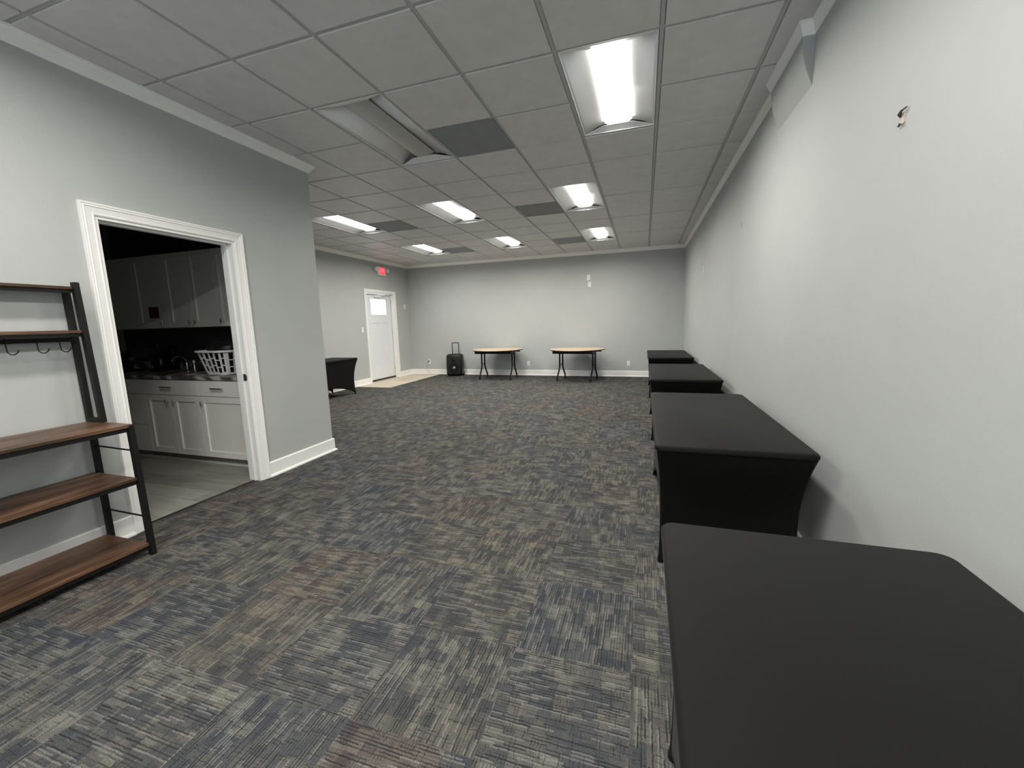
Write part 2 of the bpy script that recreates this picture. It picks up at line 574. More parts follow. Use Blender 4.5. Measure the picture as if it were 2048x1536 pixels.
structure(bx('ceiling_deck', MAT['vent'], None, XF - 0.1, XR + 0.1, YN - 0.1, YB + 0.1, H + 0.19, H + 0.25))
# T bars
bm = bmesh.new()
for i in range(-6, 6):
    x = GX + i * S
    y0 = YN if x > XL else YC
    box(bm, x - TB, x + TB, y0, YB, H, H + 0.03)
for j in range(-9, 13):
    y = GY + j * S
    lo = XL if y < YC else XF
    z0 = H + 0.0004
    xs = [GX + i * S for i in range(-7, 6) if lo < GX + i * S < XR]
    edges = [lo] + xs + [xr(y)]
    for a, b in zip(edges, edges[1:]):
        i = round(((a + b) / 2 - GX) / S - 0.5)
        if (i, j) in taken and (i, j - 1) in taken and (i, j) not in VENTS and (i, j - 1) not in VENTS: continue
        if i >= 2 and j >= 2 and j % 2 == 0 and (i, j) not in taken and (i, j - 1) not in taken: continue
        box(bm, a + (TB if a in xs else 0), b - (TB if b in xs else 0), y - TB, y + TB, z0, H + 0.03)
structure(make('trim_1', bm, MAT['grid']), 'metal bars of the suspended ceiling, shade darkened into their paint')


# ---------------------------------------------------------------- crown moulding and baseboards, swept along the walls
def sweep(bm, path, prof, closed=False):
    """prof: list of (out, z); path: points with the room on the right-hand side normal given by rotation"""
    n = len(path)
    rings = []
    for k in range(n):
        p = Vector(path[k])
        dirs = []
        if k > 0 or closed: dirs.append((p - Vector(path[k - 1])).normalized())
        if k < n - 1 or closed: dirs.append((Vector(path[(k + 1) % n]) - p).normalized())
        ns = [Vector((-d.y, d.x)) for d in dirs]
        if len(ns) == 2:
            m = (ns[0] + ns[1])
            m = m / (1 + ns[0].dot(ns[1])) if ns[0].dot(ns[1]) > -0.99 else ns[0]
        else:
            m = ns[0]
        rings.append([bm.verts.new((p.x + m.x * o, p.y + m.y * o, z)) for o, z in prof])
    q = len(prof)
    for A, B in zip(rings, rings[1:]):
        for k in range(q):
            bm.faces.new((A[k], A[(k + 1) % q], B[(k + 1) % q], B[k]))
    bm.faces.new(rings[0][::-1]); bm.faces.new(rings[-1])


crown = [(-0.004, H - 0.078), (0.010, H - 0.078), (0.013, H - 0.070), (0.020, H - 0.058), (0.033, H - 0.040), (0.047, H - 0.026), (0.052, H - 0.016), (0.060, H - 0.014), (0.060, H - 0.0002), (-0.004, H - 0.0002)]
BUMP = 0.060
BY0, BY1 = 2.92, 3.52
pathR = [(xr(YN), YN), (xr(BY0), BY0), (xr(BY0) - BUMP, BY0), (xr(BY1) - BUMP, BY1), (xr(BY1), BY1), (xr(YB) + 0.004, YB)]
flat = [(o * 0.5 if o > 0 else o, z) for o, z in crown]
bm = bmesh.new(); sweep(bm, pathR, flat); sweep(bm, [(xr(YB), YB), (XF, YB), (XF, YC)], crown)
structure(make('trim_2', bm, MAT['crown']), 'pale crown moulding along right, far and far left walls')
bm = bmesh.new(); sweep(bm, [(XL - 0.5, YC), (XL, YC), (XL, YN)], crown)
structure(make('trim_3', bm, MAT['crown']), 'pale crown moulding above the kitchen opening')
# plaster bulge below the crown step
bm = bmesh.new()
XW = xr(3.2)
prof = [(XW + 0.02, 2.60)]
for k in range(13):
    t = k / 12
    prof.append((XW + 0.0015 - (BUMP + 0.001) * math.sin(t * math.pi / 2) ** 1.15, 2.60 + (2.858 - 2.60) * (t ** 1.25)))
prof.append((XW - BUMP, H - 0.01)); prof.append((XW + 0.02, H - 0.01))
prism(bm, prof, 'y', BY0, BY1)
structure(make('wall_bulge', bm, W, smooth=True), 'plaster bulge on the right wall under the stepped crown moulding')

base = [(-0.002, 0.0), (0.030, 0.0), (0.030, 0.008), (0.026, 0.016), (0.018, 0.020), (0.014, 0.020), (0.014, 0.128), (0.009, 0.135), (-0.002, 0.135)]
CW = 0.072
for nm, path in (('baseboard_right', [(xr(YN), YN), (xr(YB), YB)]),
                 ('baseboard_back', [(xr(YB), YB), (XF, YB), (XF, D2[1] + CW)]),
                 ('baseboard_far_left', [(XF, D2[0] - CW), (XF, YC)]),
                 ('baseboard_left', [(XL - 0.5, YC), (XL, YC), (XL, D1[1] + CW)]),
                 ('baseboard_near_left', [(XL, D1[0] - CW), (XL, YN)])):
    bm = bmesh.new(); sweep(bm, path, [(o, z * (0.65 if nm == 'baseboard_right' else 1)) for o, z in base])
    structure(make(nm, bm, MAT['trim']))


# ---------------------------------------------------------------- door openings
def casing(parent, X, y0, y1, zt, w, prof, side=1):
    """mitred moulding round an opening in the plane X, room on side +x. prof: (across 0..1, out)"""
    bm = bmesh.new()
    rings = []
    for (y, z, sy, sz) in ((y0, 0.0, -1, 0), (y0, zt, -1, 1), (y1, zt, 1, 1), (y1, 0.0, 1, 0)):
        rings.append([bm.verts.new((X + side * o, y + sy * a * w, z + sz * a * w)) for a, o in prof])
    q = len(prof)
    for A, B in zip(rings, rings[1:]):
        for k in range(q):
            bm.faces.new((A[k], A[(k + 1) % q], B[(k + 1) % q], B[k]))
    bm.faces.new(rings[0][::-1]); bm.faces.new(rings[-1])
    return make('casing', bm, MAT['trim'], parent)


CP = [(0, -0.001), (0, 0.010), (0.10, 0.014), (0.20, 0.011), (0.30, 0.012), (0.62, 0.016), (0.70, 0.021), (0.80, 0.018), (0.88, 0.022), (1.0, 0.022), (1.0, -0.001)]
d1 = structure(empty('door_1'), 'white framed opening to the dark kitchen')
casing(d1, XL, D1[0], D1[1], D1[2], CW, CP)
bm = bmesh.new()
J = 0.018
for y0, y1 in ((D1[0], D1[0] + J), (D1[1] - J, D1[1])):
    box(bm, XL - 0.125, XL + 0.002, y0, y1, 0, D1[2] - J)
box(bm, XL - 0.125, XL + 0.002, D1[0], D1[1], D1[2] - J, D1[2])
# door stops
box(bm, XL - 0.085, XL - 0.050, D1[0] + J, D1[0] + J + 0.011, 0, D1[2] - J)
box(bm, XL - 0.085, XL - 0.050, D1[1] - J - 0.011, D1[1] - J, 0, D1[2] - J)
box(bm, XL - 0.085, XL - 0.050, D1[0] + J, D1[1] - J, D1[2] - J - 0.011, D1[2] - J)
make('jamb', bm, MAT['trim'], d1, bevel=0.001)
bm = bmesh.new()
box(bm, XL - 0.048, XL - 0.022, D1[1] - J - 0.0025, D1[1] - J + 0.001, 0.895, 0.955)
box(bm, XL - 0.024, XL - 0.012, D1[1] - J - 0.006, D1[1] - J + 0.001, 0.905, 0.945)
make('strike_plate', bm, MAT['dark_bronze'], d1)
bm = bmesh.new(); box(bm, XL - 0.075, XL - 0.055, D1[0] + J, D1[1] - J, -0.01, 0.006)
make('threshold', bm, MAT['dark_bronze'], d1)

d2 = structure(empty('door_2'), 'white exit door with a bright glass pane in its upper half')
y0, y1, zt = D2
CP2 = [(0, -0.001), (0, 0.012), (0.9, 0.018), (1.0, 0.018), (1.0, -0.001)]
casing(d2, XF, y0, y1, zt, CW, CP2)
bm = bmesh.new()
box(bm, XF - 0.14, XF + 0.002, y0 - 0.012, y0 + 0.006, 0.0025, zt)
box(bm, XF - 0.14, XF + 0.002, y1 - 0.006, y1 + 0.012, 0.0025, zt)
box(bm, XF - 0.14, XF + 0.002, y0 - 0.012, y1 + 0.012, zt - 0.006, zt + 0.012)
box(bm, XF - 0.07, XF - 0.055, y1 - 0.03, y1 - 0.006, 0.0025, zt - 0.006)
make('jamb', bm, MAT['trim'], d2)
sx = XF - 0.115
ga, gb, gz0, gz1 = 8.46, 9.09, 1.61, 2.00
a, b = y0 + 0.010, y1 - 0.014
bm = bmesh.new()
# slab made of rails and stiles with recessed panels
box(bm, sx - 0.022, sx + 0.022, a, ga, 0.045, zt - 0.012)
box(bm, sx - 0.022, sx + 0.022, gb, b, 0.045, zt - 0.012)
box(bm, sx - 0.022, sx + 0.022, ga, gb, gz1, zt - 0.012)
box(bm, sx - 0.022, sx + 0.022, ga, gb, 1.42, gz0)
box(bm, sx - 0.022, sx + 0.022, ga, gb, 0.045, 0.32)
mid = (ga + gb) / 2
box(bm, sx - 0.022, sx + 0.022, mid - 0.05, mid + 0.05, 0.32, 1.42)
box(bm, sx - 0.015, sx + 0.012, ga, mid - 0.05, 0.32, 1.42)
box(bm, sx - 0.015, sx + 0.012, mid + 0.05, gb, 0.32, 1.42)
slab = make('door_panel', bm, MAT['door'], d2)
bm = bmesh.new()
for q in ((ga - 0.02, ga + 0.012, gz0 - 0.02, gz1 + 0.02), (gb - 0.012, gb + 0.02, gz0 - 0.02, gz1 + 0.02), (ga + 0.012, gb - 0.012, gz0 - 0.02, gz0 + 0.012), (ga + 0.012, gb - 0.012, gz1 - 0.012, gz1 + 0.02)):
    box(bm, sx - 0.028, sx + 0.028, *q)
make('glass_frame', bm, MAT['door'], slab)
bx('glass_pane', MAT['glass'], slab, sx - 0.003, sx + 0.003, ga + 0.012, gb - 0.012, gz0 + 0.012, gz1 - 0.012)
for z in (0.25, 1.15, 1.95):
    bm = bmesh.new()
    tube(bm, [(sx + 0.03, b + 0.003, z - 0.05), (sx + 0.03, b + 0.003, z + 0.05)], 0.008)
    make('hinge', bm, MAT['chrome'], d2)
bm = bmesh.new()
box(bm, sx + 0.022, sx + 0.07, 8.62, 8.86, 2.035, 2.085)
tube(bm, [(sx + 0.055, 8.72, 2.09), (XF + 0.01, 8.95, 2.10), (XF - 0.02, 9.08, 2.115)], 0.008)
make('door_closer', bm, MAT['white_plastic'], d2, bevel=0.003)
bx('threshold', MAT['dark_bronze'], d2, sx - 0.03, sx + 0.03, y0 + 0.006, y1 - 0.006, 0.0025, 0.04)


# ---------------------------------------------------------------- ceiling lights and vents
def troffer(lit):
    r = empty('ceiling_light')
    Wd, L = S, 2 * S
    x0, x1, ya, yb = 0.016, Wd - 0.016, 0.016, L - 0.016
    zc = 0.062
    lx0, lx1 = 0.195, Wd - 0.195
    bm = bmesh.new()
    # thin rim
    for q in ((x0, x0 + 0.006, ya, yb), (x1 - 0.006, x1, ya, yb), (x0 + 0.006, x1 - 0.006, ya, ya + 0.006), (x0 + 0.006, x1 - 0.006, yb - 0.006, yb)):
        box(bm, q[0], q[1], q[2], q[3], -0.004, 0.004)
    make('frame', bm, MAT['troffer'], r)
    for side in (0, 1):
        bm = bmesh.new()
        A, B = [], []
        N = 12
        for k in range(N + 1):
            t = k / N
            x = x0 + 0.006 + (lx0 - x0 + 0.012) * t
            z = 0.002 + zc * math.sin(t * math.pi * 0.5) ** 1.1
            if side: x = Wd - x
            A.append(bm.verts.new((x, ya + 0.006, z))); B.append(bm.verts.new((x, yb - 0.006, z)))
        for k in range(N): bm.faces.new((A[k], A[k + 1], B[k + 1], B[k]))
        make('reflector', bm, MAT['troffer'], r, smooth=True, solid=0.002)
    for side in (0, 1):
        bm = bmesh.new()
        e0, e1 = (ya + 0.006, ya + 0.075) if not side else (yb - 0.006, yb - 0.075)
        v = [bm.verts.new(p) for p in ((x0 + 0.006, e0, 0.001), (x1 - 0.006, e0, 0.001), (lx1 + 0.012, e1, 0.023), (lx0 - 0.012, e1, 0.023))]
        bm.faces.new(v)
        make('end_plate', bm, MAT['troffer'], r, solid=0.002)
    # lens: shallow curved basket between the reflectors
    bm = bmesh.new()
    A, B = [], []
    for k in range(11):
        t = k / 10
        x = lx0 + (lx1 - lx0) * t
        z = 0.022 + 0.026 * (abs(2 * t - 1) ** 3.2)
        A.append(bm.verts.new((x, ya + 0.06, z))); B.append(bm.verts.new((x, yb - 0.06, z)))
    for k in range(10): bm.faces.new((A[k], A[k + 1], B[k + 1], B[k]))
    bm.faces.new(A[::-1] + [bm.verts.new((lx0, ya + 0.06, 0.064)), bm.verts.new((lx1, ya + 0.06, 0.064))])
    bm.faces.new(B + [bm.verts.new((lx1, yb - 0.06, 0.064)), bm.verts.new((lx0, yb - 0.06, 0.064))])
    make('lens', bm, MAT['lens_lit'] if lit else MAT['lens_off'], r, smooth=True)
    bx('housing', MAT['troffer'], r, x0, x1, ya, yb, 0.075, 0.085)
    if lit:
        lp = area('lamp', (Wd / 2, L / 2, 0.019), (0, 0, 0), lx1 - lx0 - 0.02, L - 0.17, TUBE_POWER, (1.0, 0.965, 0.90))
        lp.parent = r
        lp.data.spread = math.radians(167)
    return r


LIT = troffer(True)
OFF = troffer(False)
labels = {(3, 0): 'lit recessed troffer light nearest the right wall and the viewer',
          (0, 0): 'unlit recessed troffer light with dull lens, left of the dark vent panel',
          (-1, 4): 'lit troffer light, middle one of the three in the nearer row',
          (2, 4): 'lit troffer light, rightmost in the row of three behind the nearest one',
          (-4, 4): 'lit troffer light beside the kitchen wall corner, leftmost of its row',
          (2, 8): 'small lit troffer light, rightmost in the farthest row',
          (-1, 8): 'small lit troffer light, middle one in the farthest row',
          (-4, 8): 'small lit troffer light, leftmost in the farthest row above the exit sign',
          (3, -4): 'lit troffer light overhead, out of the frame above the nearest covered table',
          (0, -4): 'lit troffer light overhead, out of the frame beside the near left wall',
          (3, -8): 'unseen troffer light behind the viewer, boosted to brighten the kitchen'}
used = {}
for i, j, lit in FIX:
    src = LIT if lit else OFF
    o = src if not used.get(lit) else copy_tree(src)
    used[lit] = True
    o.location = (GX + i * S, GY + j * S, H)
    tag(o, labels[(i, j)], 'ceiling light', 'recessed ceiling troffers')
    boost = {8: 1.12, -8: 2.6}.get(j, 1.0)  # unseen rear troffer boosted to light the kitchen cabinets; far row raised slightly
    for ch in o.children:
        if ch.type == 'LIGHT' and boost != 1.0:
            ch.data = ch.data.copy(); ch.data.energy = TUBE_POWER * boost

v = empty('ceiling_vent')
bm = bmesh.new()
for q in ((0.014, 0.03, 0.014, S - 0.014), (S - 0.03, S - 0.014, 0.014, S - 0.014), (0.03, S - 0.03, 0.014, 0.03), (0.03, S - 0.03, S - 0.03, S - 0.014)):
    box(bm, q[0], q[1], q[2], q[3], -0.006, 0.006)
make('frame', bm, MAT['vent'], v)
bx('perforated_panel', MAT['vent'], v, 0.03, S - 0.03, 0.03, S - 0.03, -0.003, 0.002)
bm = bmesh.new(); lathe(bm, [(0.12, 0.03), (0.12, 0.05)], S / 2, S / 2)
make('duct_collar', bm, MAT['vent'], v)
vl = {(1, 1): 'large dark square vent panel beside the unlit troffer light', (1, 5): 'dark vent panel beside the second lit troffer from the right wall side',
      (-3, 5): 'dark vent panel next to the leftmost light of the middle row', (1, 9): 'faint grey vent panel beside the far right light',
      (-3, 9): 'faint grey vent panel beside the far left light'}
for k, (i, j) in enumerate(VENTS):
    o = v if k == 0 else copy_tree(v)
    o.location = (GX + i * S, GY + j * S, H)
    tag(o, vl[(i, j)], 'ceiling vent', 'dark ceiling vent panels')

# ---------------------------------------------------------------- exit sign
e = tag(empty('exit_sign', (XF + 0.03, 8.81, 2.655)), 'red lit EXIT sign with two lamp heads above the white door', 'exit sign')
bm = bmesh.new(); box(bm, -0.028, 0.028, -0.15, 0.15, -0.10, 0.10)
make('housing', bm, MAT['white_plastic'], e, bevel=0.006)
bx('face', MAT['exit_red'], e, 0.0275, 0.030, -0.118, 0.118, -0.072, 0.078)
cu = bpy.data.curves.new('exit_text', 'FONT'); cu.body = 'EXIT'; cu.size = 0.115; cu.extrude = 0.001
cu.align_x = 'CENTER'; cu.align_y = 'CENTER'
tmp = bpy.data.objects.new('exit_text', cu); COL.objects.link(tmp)
bpy.context.view_layer.update()
me = bpy.data.meshes.new_from_object(tmp.evaluated_get(bpy.context.evaluated_depsgraph_get()))
bpy.data.objects.remove(tmp)
lt = bpy.data.objects.new('lettering', me); COL.objects.link(lt)
me.materials.clear(); me.materials.append(MAT['exit_letter'])
lt.parent = e; lt.location = (0.0315, 0, 0.003); lt.rotation_euler = (math.radians(90), 0, math.radians(90))
lt.scale = (0.82, 1.15, 1)
for s in (-1, 1):
    bm = bmesh.new()
    tube(bm, [(0.0, s * 0.148, 0.02), (0.01, s * 0.19, 0.03), (0.015, s * 0.20, 0.03)], 0.009)
    box(bm, -0.02, 0.055, min(s * 0.185, s * 0.265), max(s * 0.185, s * 0.265), -0.015, 0.07)
    make('lamp_head', bm, MAT['white_plastic'], e, bevel=0.008)


# ---------------------------------------------------------------- wall plates
def plate(kind):
    r = empty({'outlet': 'wall_outlet', 'switch': 'light_switch', 'blank': 'wall_plate'}[kind])
    # built facing -y, centre at origin
    bm = bmesh.new(); box(bm, -0.036, 0.036, -0.006, 0.0, -0.06, 0.06)
    make('cover_plate', bm, MAT['white_plastic'], r, bevel=0.002)
    if kind == 'outlet':
        for z in (-0.02, 0.02):
            bm = bmesh.new(); prism(bm, rrect(-0.016, 0.016, z - 0.013, z + 0.013, 0.006, 3), 'y', -0.0085, -0.0062)
            f = make('socket', bm, MAT['white_plastic'], r)
            bm = bmesh.new()
            box(bm, -0.008, -0.005, -0.0090, -0.0087, z - 0.005, z + 0.006); box(bm, 0.005, 0.008, -0.0090, -0.0087, z - 0.005, z + 0.006)
            make('slot', bm, MAT['dark_slot'], f)
    elif kind == 'switch':
        bm = bmesh.new(); box(bm, -0.016, 0.016, -0.011, -0.006, -0.032, 0.032)
        make('rocker', bm, MAT['white_plastic'], r, bevel=0.002)
    else:
        bm = bmesh.new(); lathe(bm, [(0.008, -0.012), (0.008, -0.006)], 0, 0, 12, 'y')
        make('jack', bm, MAT['chrome'], r)
    return r


P_out, P_sw, P_bl = plate('outlet'), plate('switch'), plate('blank')
first = {'o': True, 's': True, 'b': True}


def put_plate(kind, loc, rz, label, group=None, cat=None):
    src = {'o': P_out, 's': P_sw, 'b': P_bl}[kind]
    o = src if first[kind] else copy_tree(src)
    first[kind] = False
    o.location = loc; o.rotation_euler = (0, 0, rz)
    tag(o, label, cat or {'o': 'outlet', 's': 'light switch', 'b': 'wall plate'}[kind], group)
    if group is None and 'group' in o: del o['group']
    return o


RZ = math.radians
put_plate('o', (-5.60, YB, 0.335), 0, 'white outlet with a black plug near the far left corner', 'outlets low on the far wall')
put_plate('o', (-2.784, YB, 0.30), 0, 'white outlet on the far wall between the two round tables', 'outlets low on the far wall')
put_plate('o', (-0.34, YB, 0.31), 0, 'white outlet on the far wall, right of both round tables', 'outlets low on the far wall')
put_plate('b', (-1.275, YB, 2.337), 0, 'white plate high on the far wall, the upper of two', 'pair of white plates high on the far wall')
put_plate('o', (-1.251, YB, 2.18), 0, 'white outlet high on the far wall, the lower of two', 'pair of white plates high on the far wall')
put_plate('s', (XF, 7.985, 1.262), RZ(90), 'white light switch left of the exit door')
put_plate('b', (XF, 9.80, 1.84), RZ(90), 'small white wall plate between exit door and far corner')
put_plate('o', (xr(6.977), 6.977, 2.05), RZ(-90), 'white outlet high on the right wall above the covered tables')
# plug and cord from the far left outlet
c = tag(empty('power_cord', (-5.60, YB, 0.335)), 'black plug and grey cord hanging from the far left outlet', 'power cord')
bm = bmesh.new(); box(bm, -0.024, 0.008, -0.045, -0.010, 0.006, 0.036)
make('plug', bm, MAT['black_plastic'], c, bevel=0.004)
bm = bmesh.new()
tube(bm, [(-0.012, -0.042, 0.02), (-0.04, -0.05, -0.02), (-0.06, -0.045, -0.12), (-0.055, -0.04, -0.20), (-0.02, -0.05, -0.26), (0.03, -0.06, -0.315), (0.2, -0.08, -0.329), (0.5, -0.10, -0.330), (0.75, -0.09, -0.330)], 0.004, 6)
make('cord', bm, speckled('grey_cord', (0.4, 0.4, 0.39), 0.5), c, smooth=True)

# right wall: torn patch with an anchor, small screw
t = tag(empty('wall_anchor', (xr(1.95), 1.96, 2.02)), 'torn patch with a small dark anchor high on the right wall', 'wall anchor')
bm = bmesh.new()
prism(bm, [(0.012, 0.022), (-0.010, 0.010), (-0.010, -0.020), (0.004, -0.026), (0.013, -0.012), (0.018, 0.004)], 'x', -0.003, 0.001)
make('torn_paper', bm, MAT['torn'], t)
bm = bmesh.new(); tube(bm, [(-0.004, -0.022, 0.026), (-0.012, -0.006, 0.020), (-0.010, 0.010, 0.014), (-0.004, 0.013, 0.004)], [0.002, 0.004, 0.006, 0.002], 8)
make('anchor', bm, MAT['anchor'], t, smooth=True)
bm = bmesh.new(); tube(bm, [(-0.004, 0.017, -0.014), (-0.010, 0.008, -0.026), (-0.008, -0.006, -0.024)], [0.002, 0.0035, 0.002], 8)
make('hook', bm, MAT['anchor'], t, smooth=True)
t = tag(empty('wall_screw', (xr(4.53), 4.53, 2.182)), 'tiny pair of screw heads high on the right wall', 'screw')
for z in (0.012, -0.012):
    bm = bmesh.new(); lathe(bm, [(0.006, -0.004), (0.008, 0.0)], 0, z, 10, 'x')
    make('screw_head', bm, MAT['chrome'], t)


# ---------------------------------------------------------------- spandex covered folding tables
def covered_table(Lx, Ly, Hh, zs=None):
    """origin on the floor at the centre; Lx across, Ly along"""
    r = empty('covered_table')
    rc = 0.035
    hx, hy = Lx / 2, Ly / 2
    top = rrect(-hx, hx, -hy, hy, rc, 5)
    bm = bmesh.new()
    rings = []
    for dz, ins in ((0.0, 0.012), (-0.003, 0.005), (-0.010, 0.0), (-0.024, 0.0)):
        rings.append([bm.verts.new((x * (1 - ins / hx), y * (1 - ins / hy), Hh + dz)) for x, y in top])
    bm.faces.new(rings[0])
    n = len(top)
    for A, B in zip(rings, rings[1:]):
        for k in range(n): bm.faces.new((A[k], A[(k + 1) % n], B[(k + 1) % n], B[k]))
    make('top_panel', bm, MAT['spandex'], r, smooth=True)
    # skirt: four stretched panels meeting in the leg columns
    fx, fy = hx - 0.012, hy - 0.13           # feet
    z1 = Hh - 0.024

    def corner(sx, sy, v):
        t = 1 - (1 - v) ** 3.0
        fxx = fx if sx > 0 else hx - 0.040
        x = hx - rc * 0.3 + (fxx - hx + rc * 0.3) * t + (-0.020 if sx > 0 else -0.004) * math.sin(math.pi * v) ** 0.8
        y = hy - rc * 0.3 + (fy - hy + rc * 0.3) * t + (-0.02) * math.sin(math.pi * v)
        return Vector((sx * x, sy * y, z1 * (1 - v)))
    U, V = 40, 22
    for (c0, c1, nrm, arch, bow) in (((-1, -1), (1, -1), (0, -1), 0.16, 0.10), ((1, 1), (-1, 1), (0, 1), 0.16, 0.10),
                                     ((-1, 1), (-1, -1), (-1, 0), 0.19, 0.012), ((1, -1), (1, 1), (1, 0), 0.19, 0.035)):
        bm = bmesh.new()
        G = []
        for a in range(U + 1):
            u = a / U
            s = math.sin(math.pi * u)
            col = []
            ar = arch * (s ** 0.62) * 1.0
            for b in range(V + 1):
                v = b / V
                vv = v * (1 - ar / z1)
                p = corner(*c0, vv).lerp(corner(*c1, vv), u)
                k = bow * (s ** 0.8) * math.sin(math.pi * min(1, vv * 1.0) * 0.62) ** 1.0
                p.x -= nrm[0] * k; p.y -= nrm[1] * k
                p.z = z1 * (1 - v) + ar * v
                # keep rounded corner close to the table edge at the very top
                if v == 0:
                    p.z = z1 + 0.003
                col.append(bm.verts.new(p))
            G.append(col)
        for a in range(U):
            for b in range(V):
                bm.faces.new((G[a][b], G[a + 1][b], G[a + 1][b + 1], G[a][b + 1]))
        make('skirt_panel', bm, MAT['spandex'], r, smooth=True, solid=0.003)
    for sx in (-1, 1):
        for sy in (-1, 1):
            bm = bmesh.new()
            tube(bm, [corner(sx, sy, w) - Vector((sx * 0.008, sy * 0.008, 0)) for w in (0.05, 0.2, 0.4, 0.6, 0.8, 0.93, 0.985)] + [Vector((sx * ((fx if sx > 0 else hx - 0.040) - 0.008), sy * (fy - 0.008), 0.001))],
                 [0.010, 0.010, 0.010, 0.010, 0.011, 0.013, 0.018, 0.016], 12)
            make('foot_pocket', bm, MAT['spandex'], r, smooth=True)
    return r


TW = 0.712
TX = 0.061 + TW / 2
ct = covered_table(TW, 1.62, 0.70)
spots = [(0.485, 'black spandex covered table in the foreground, nearest of the row by the right wall'),
         (2.91, 'black spandex covered table, second from the viewer along the right wall'),
         (5.33, 'black spandex covered table, third from the viewer along the right wall'),
         (7.98, 'black spandex covered table, farthest of the four along the right wall')]
for k, (y, lab) in enumerate(spots):
    o = ct if k == 0 else copy_tree(ct)
    o.location = (TX, y, 0)
    if k == 3: o.scale = (1, 1.08, 1)
    tag(o, lab, 'covered table', 'covered tables along the right wall')
o = copy_tree(ct)
o.location = (-5.805, 6.10, 0); o.scale = (0.885, 1.02, 1.03)
tag(o, 'black spandex covered table against the far left wall, half hidden by the wall corner', 'covered table')
if 'group' in o: del o['group']


# ---------------------------------------------------------------- round folding tables
def round_table():
    r = empty('round_table')
    R, Hh = 0.605, 0.715
    bm = bmesh.new(); lathe(bm, [(R - 0.006, Hh - 0.018), (R, Hh - 0.014), (R, Hh - 0.004), (R - 0.004, Hh)], seg=64)
    top = make('tabletop', bm, MAT['maple'], r, smooth=True)
    bm = bmesh.new(); lathe(bm, [(R - 0.02, Hh - 0.030), (R + 0.002, Hh - 0.026), (R + 0.003, Hh - 0.012), (R - 0.002, Hh - 0.0125)], seg=64)
    make('edge_band', bm, MAT['table_metal'], r, smooth=True)
    bm = bmesh.new()
    for y0, y1 in ((-0.37, -0.345), (0.345, 0.37)):
        box(bm, -0.455, 0.455, y0, y1, Hh - 0.092, Hh - 0.029)
    for x0 in (-0.455, 0.425):
        box(bm, x0, x0 + 0.03, -0.345, 0.345, Hh - 0.070, Hh - 0.029)
    make('apron', bm, MAT['table_metal'], r)
    for s in (-1, 1):
        for q in (-1, 1):
            bm = bmesh.new()
            pts = [(s * 0.385, q * 0.10, Hh - 0.03), (s * 0.385, q * 0.10, 0.36), (s * 0.385, q * 0.105, 0.29), (s * 0.385, q * 0.135, 0.24),
                   (s * 0.385, q * 0.235, 0.12), (s * 0.385, q * 0.262, 0.085), (s * 0.385, q * 0.27, 0.05), (s * 0.385, q * 0.27, 0.002)]
            tube(bm, pts, 0.018, 10)
            leg = make('leg', bm, MAT['table_metal'], r, smooth=True)
            bm = bmesh.new()
            lathe(bm, [(0.017, 0.0), (0.019, 0.003), (0.018, 0.045), (0.014, 0.05)], s * 0.385, q * 0.27, 12)
            make('glide', bm, MAT['table_metal'], leg, smooth=True)
        bm = bmesh.new()
        tube(bm, [(s * 0.385, -0.10, 0.355), (s * 0.385, 0.10, 0.355)], 0.009)
        tube(bm, [(s * 0.385, -0.10, 0.60), (s * 0.385, 0.10, 0.60)], 0.009)
        make('crossbar', bm, MAT['table_metal'], r)
        bm = bmesh.new()
        tube(bm, [(s * 0.385, 0.03, 0.60), (s * 0.27, 0.03, Hh - 0.04)], 0.008)
        tube(bm, [(s * 0.385, -0.03, 0.60), (s * 0.27, -0.03, Hh - 0.04)], 0.008)
        make('folding_brace', bm, MAT['table_metal'], r)
    return r


rtb = round_table()
rtb.location = (-3.37, 9.36, 0); rtb.rotation_euler = (0, 0, RZ(1))
tag(rtb, 'round maple folding table next to the black speaker', 'table', 'round folding tables at the far wall')
o = copy_tree(rtb)
o.location = (-1.435, 9.28, 0); o.rotation_euler = (0, 0, RZ(-9))
tag(o, 'round maple folding table, the right one of two at the far wall', 'table', 'round folding tables at the far wall')

# ---------------------------------------------------------------- trolley speaker
sp = tag(empty('speaker', (-4.70, 9.74, 0), RZ(12)), 'black trolley loudspeaker with raised handle against the far wall', 'speaker')
bm = bmesh.new()
secs = [(0.035, 0.19, 0.15), (0.06, 0.205, 0.165), (0.30, 0.205, 0.165), (0.52, 0.20, 0.155), (0.555, 0.185, 0.14), (0.57, 0.15, 0.11)]
rings = [[bm.verts.new((x, y, z)) for x, y in rrect(-a, a, -b, b, 0.05, 4)] for z, a, b in secs]
for A, B in zip(rings, rings[1:]):
    for k in range(len(A)): bm.faces.new((A[k], A[(k + 1) % len(A)], B[(k + 1) % len(A)], B[k]))
bm.faces.new(rings[0][::-1]); bm.faces.new(rings[-1])
make('cabinet', bm, MAT['black_plastic'], sp, smooth=True)
bm = bmesh.new(); prism(bm, rrect(-0.165, 0.165, 0.07, 0.50, 0.04, 5), 'y', -0.172, -0.160)
gr = make('grille', bm, MAT['grille'], sp)
bm = bmesh.new(); lathe(bm, [(0.135, -0.178), (0.135, -0.170), (0.10, -0.168), (0.11, -0.176)], 0, 0.22, 32, 'y')
make('woofer_ring', bm, MAT['black_plastic'], gr, smooth=True)
bm = bmesh.new(); lathe(bm, [(0.03, -0.182), (0.05, -0.174), (0.06, -0.170)], 0.0, 0.22, 20, 'y')
make('dust_cap', bm, MAT['chrome'], gr, smooth=True)
bm = bmesh.new(); lathe(bm, [(0.02, -0.176), (0.055, -0.172), (0.07, -0.168)], 0.0, 0.43, 20, 'y')
make('tweeter', bm, MAT['black_plastic'], gr, smooth=True)
bm = bmesh.new()
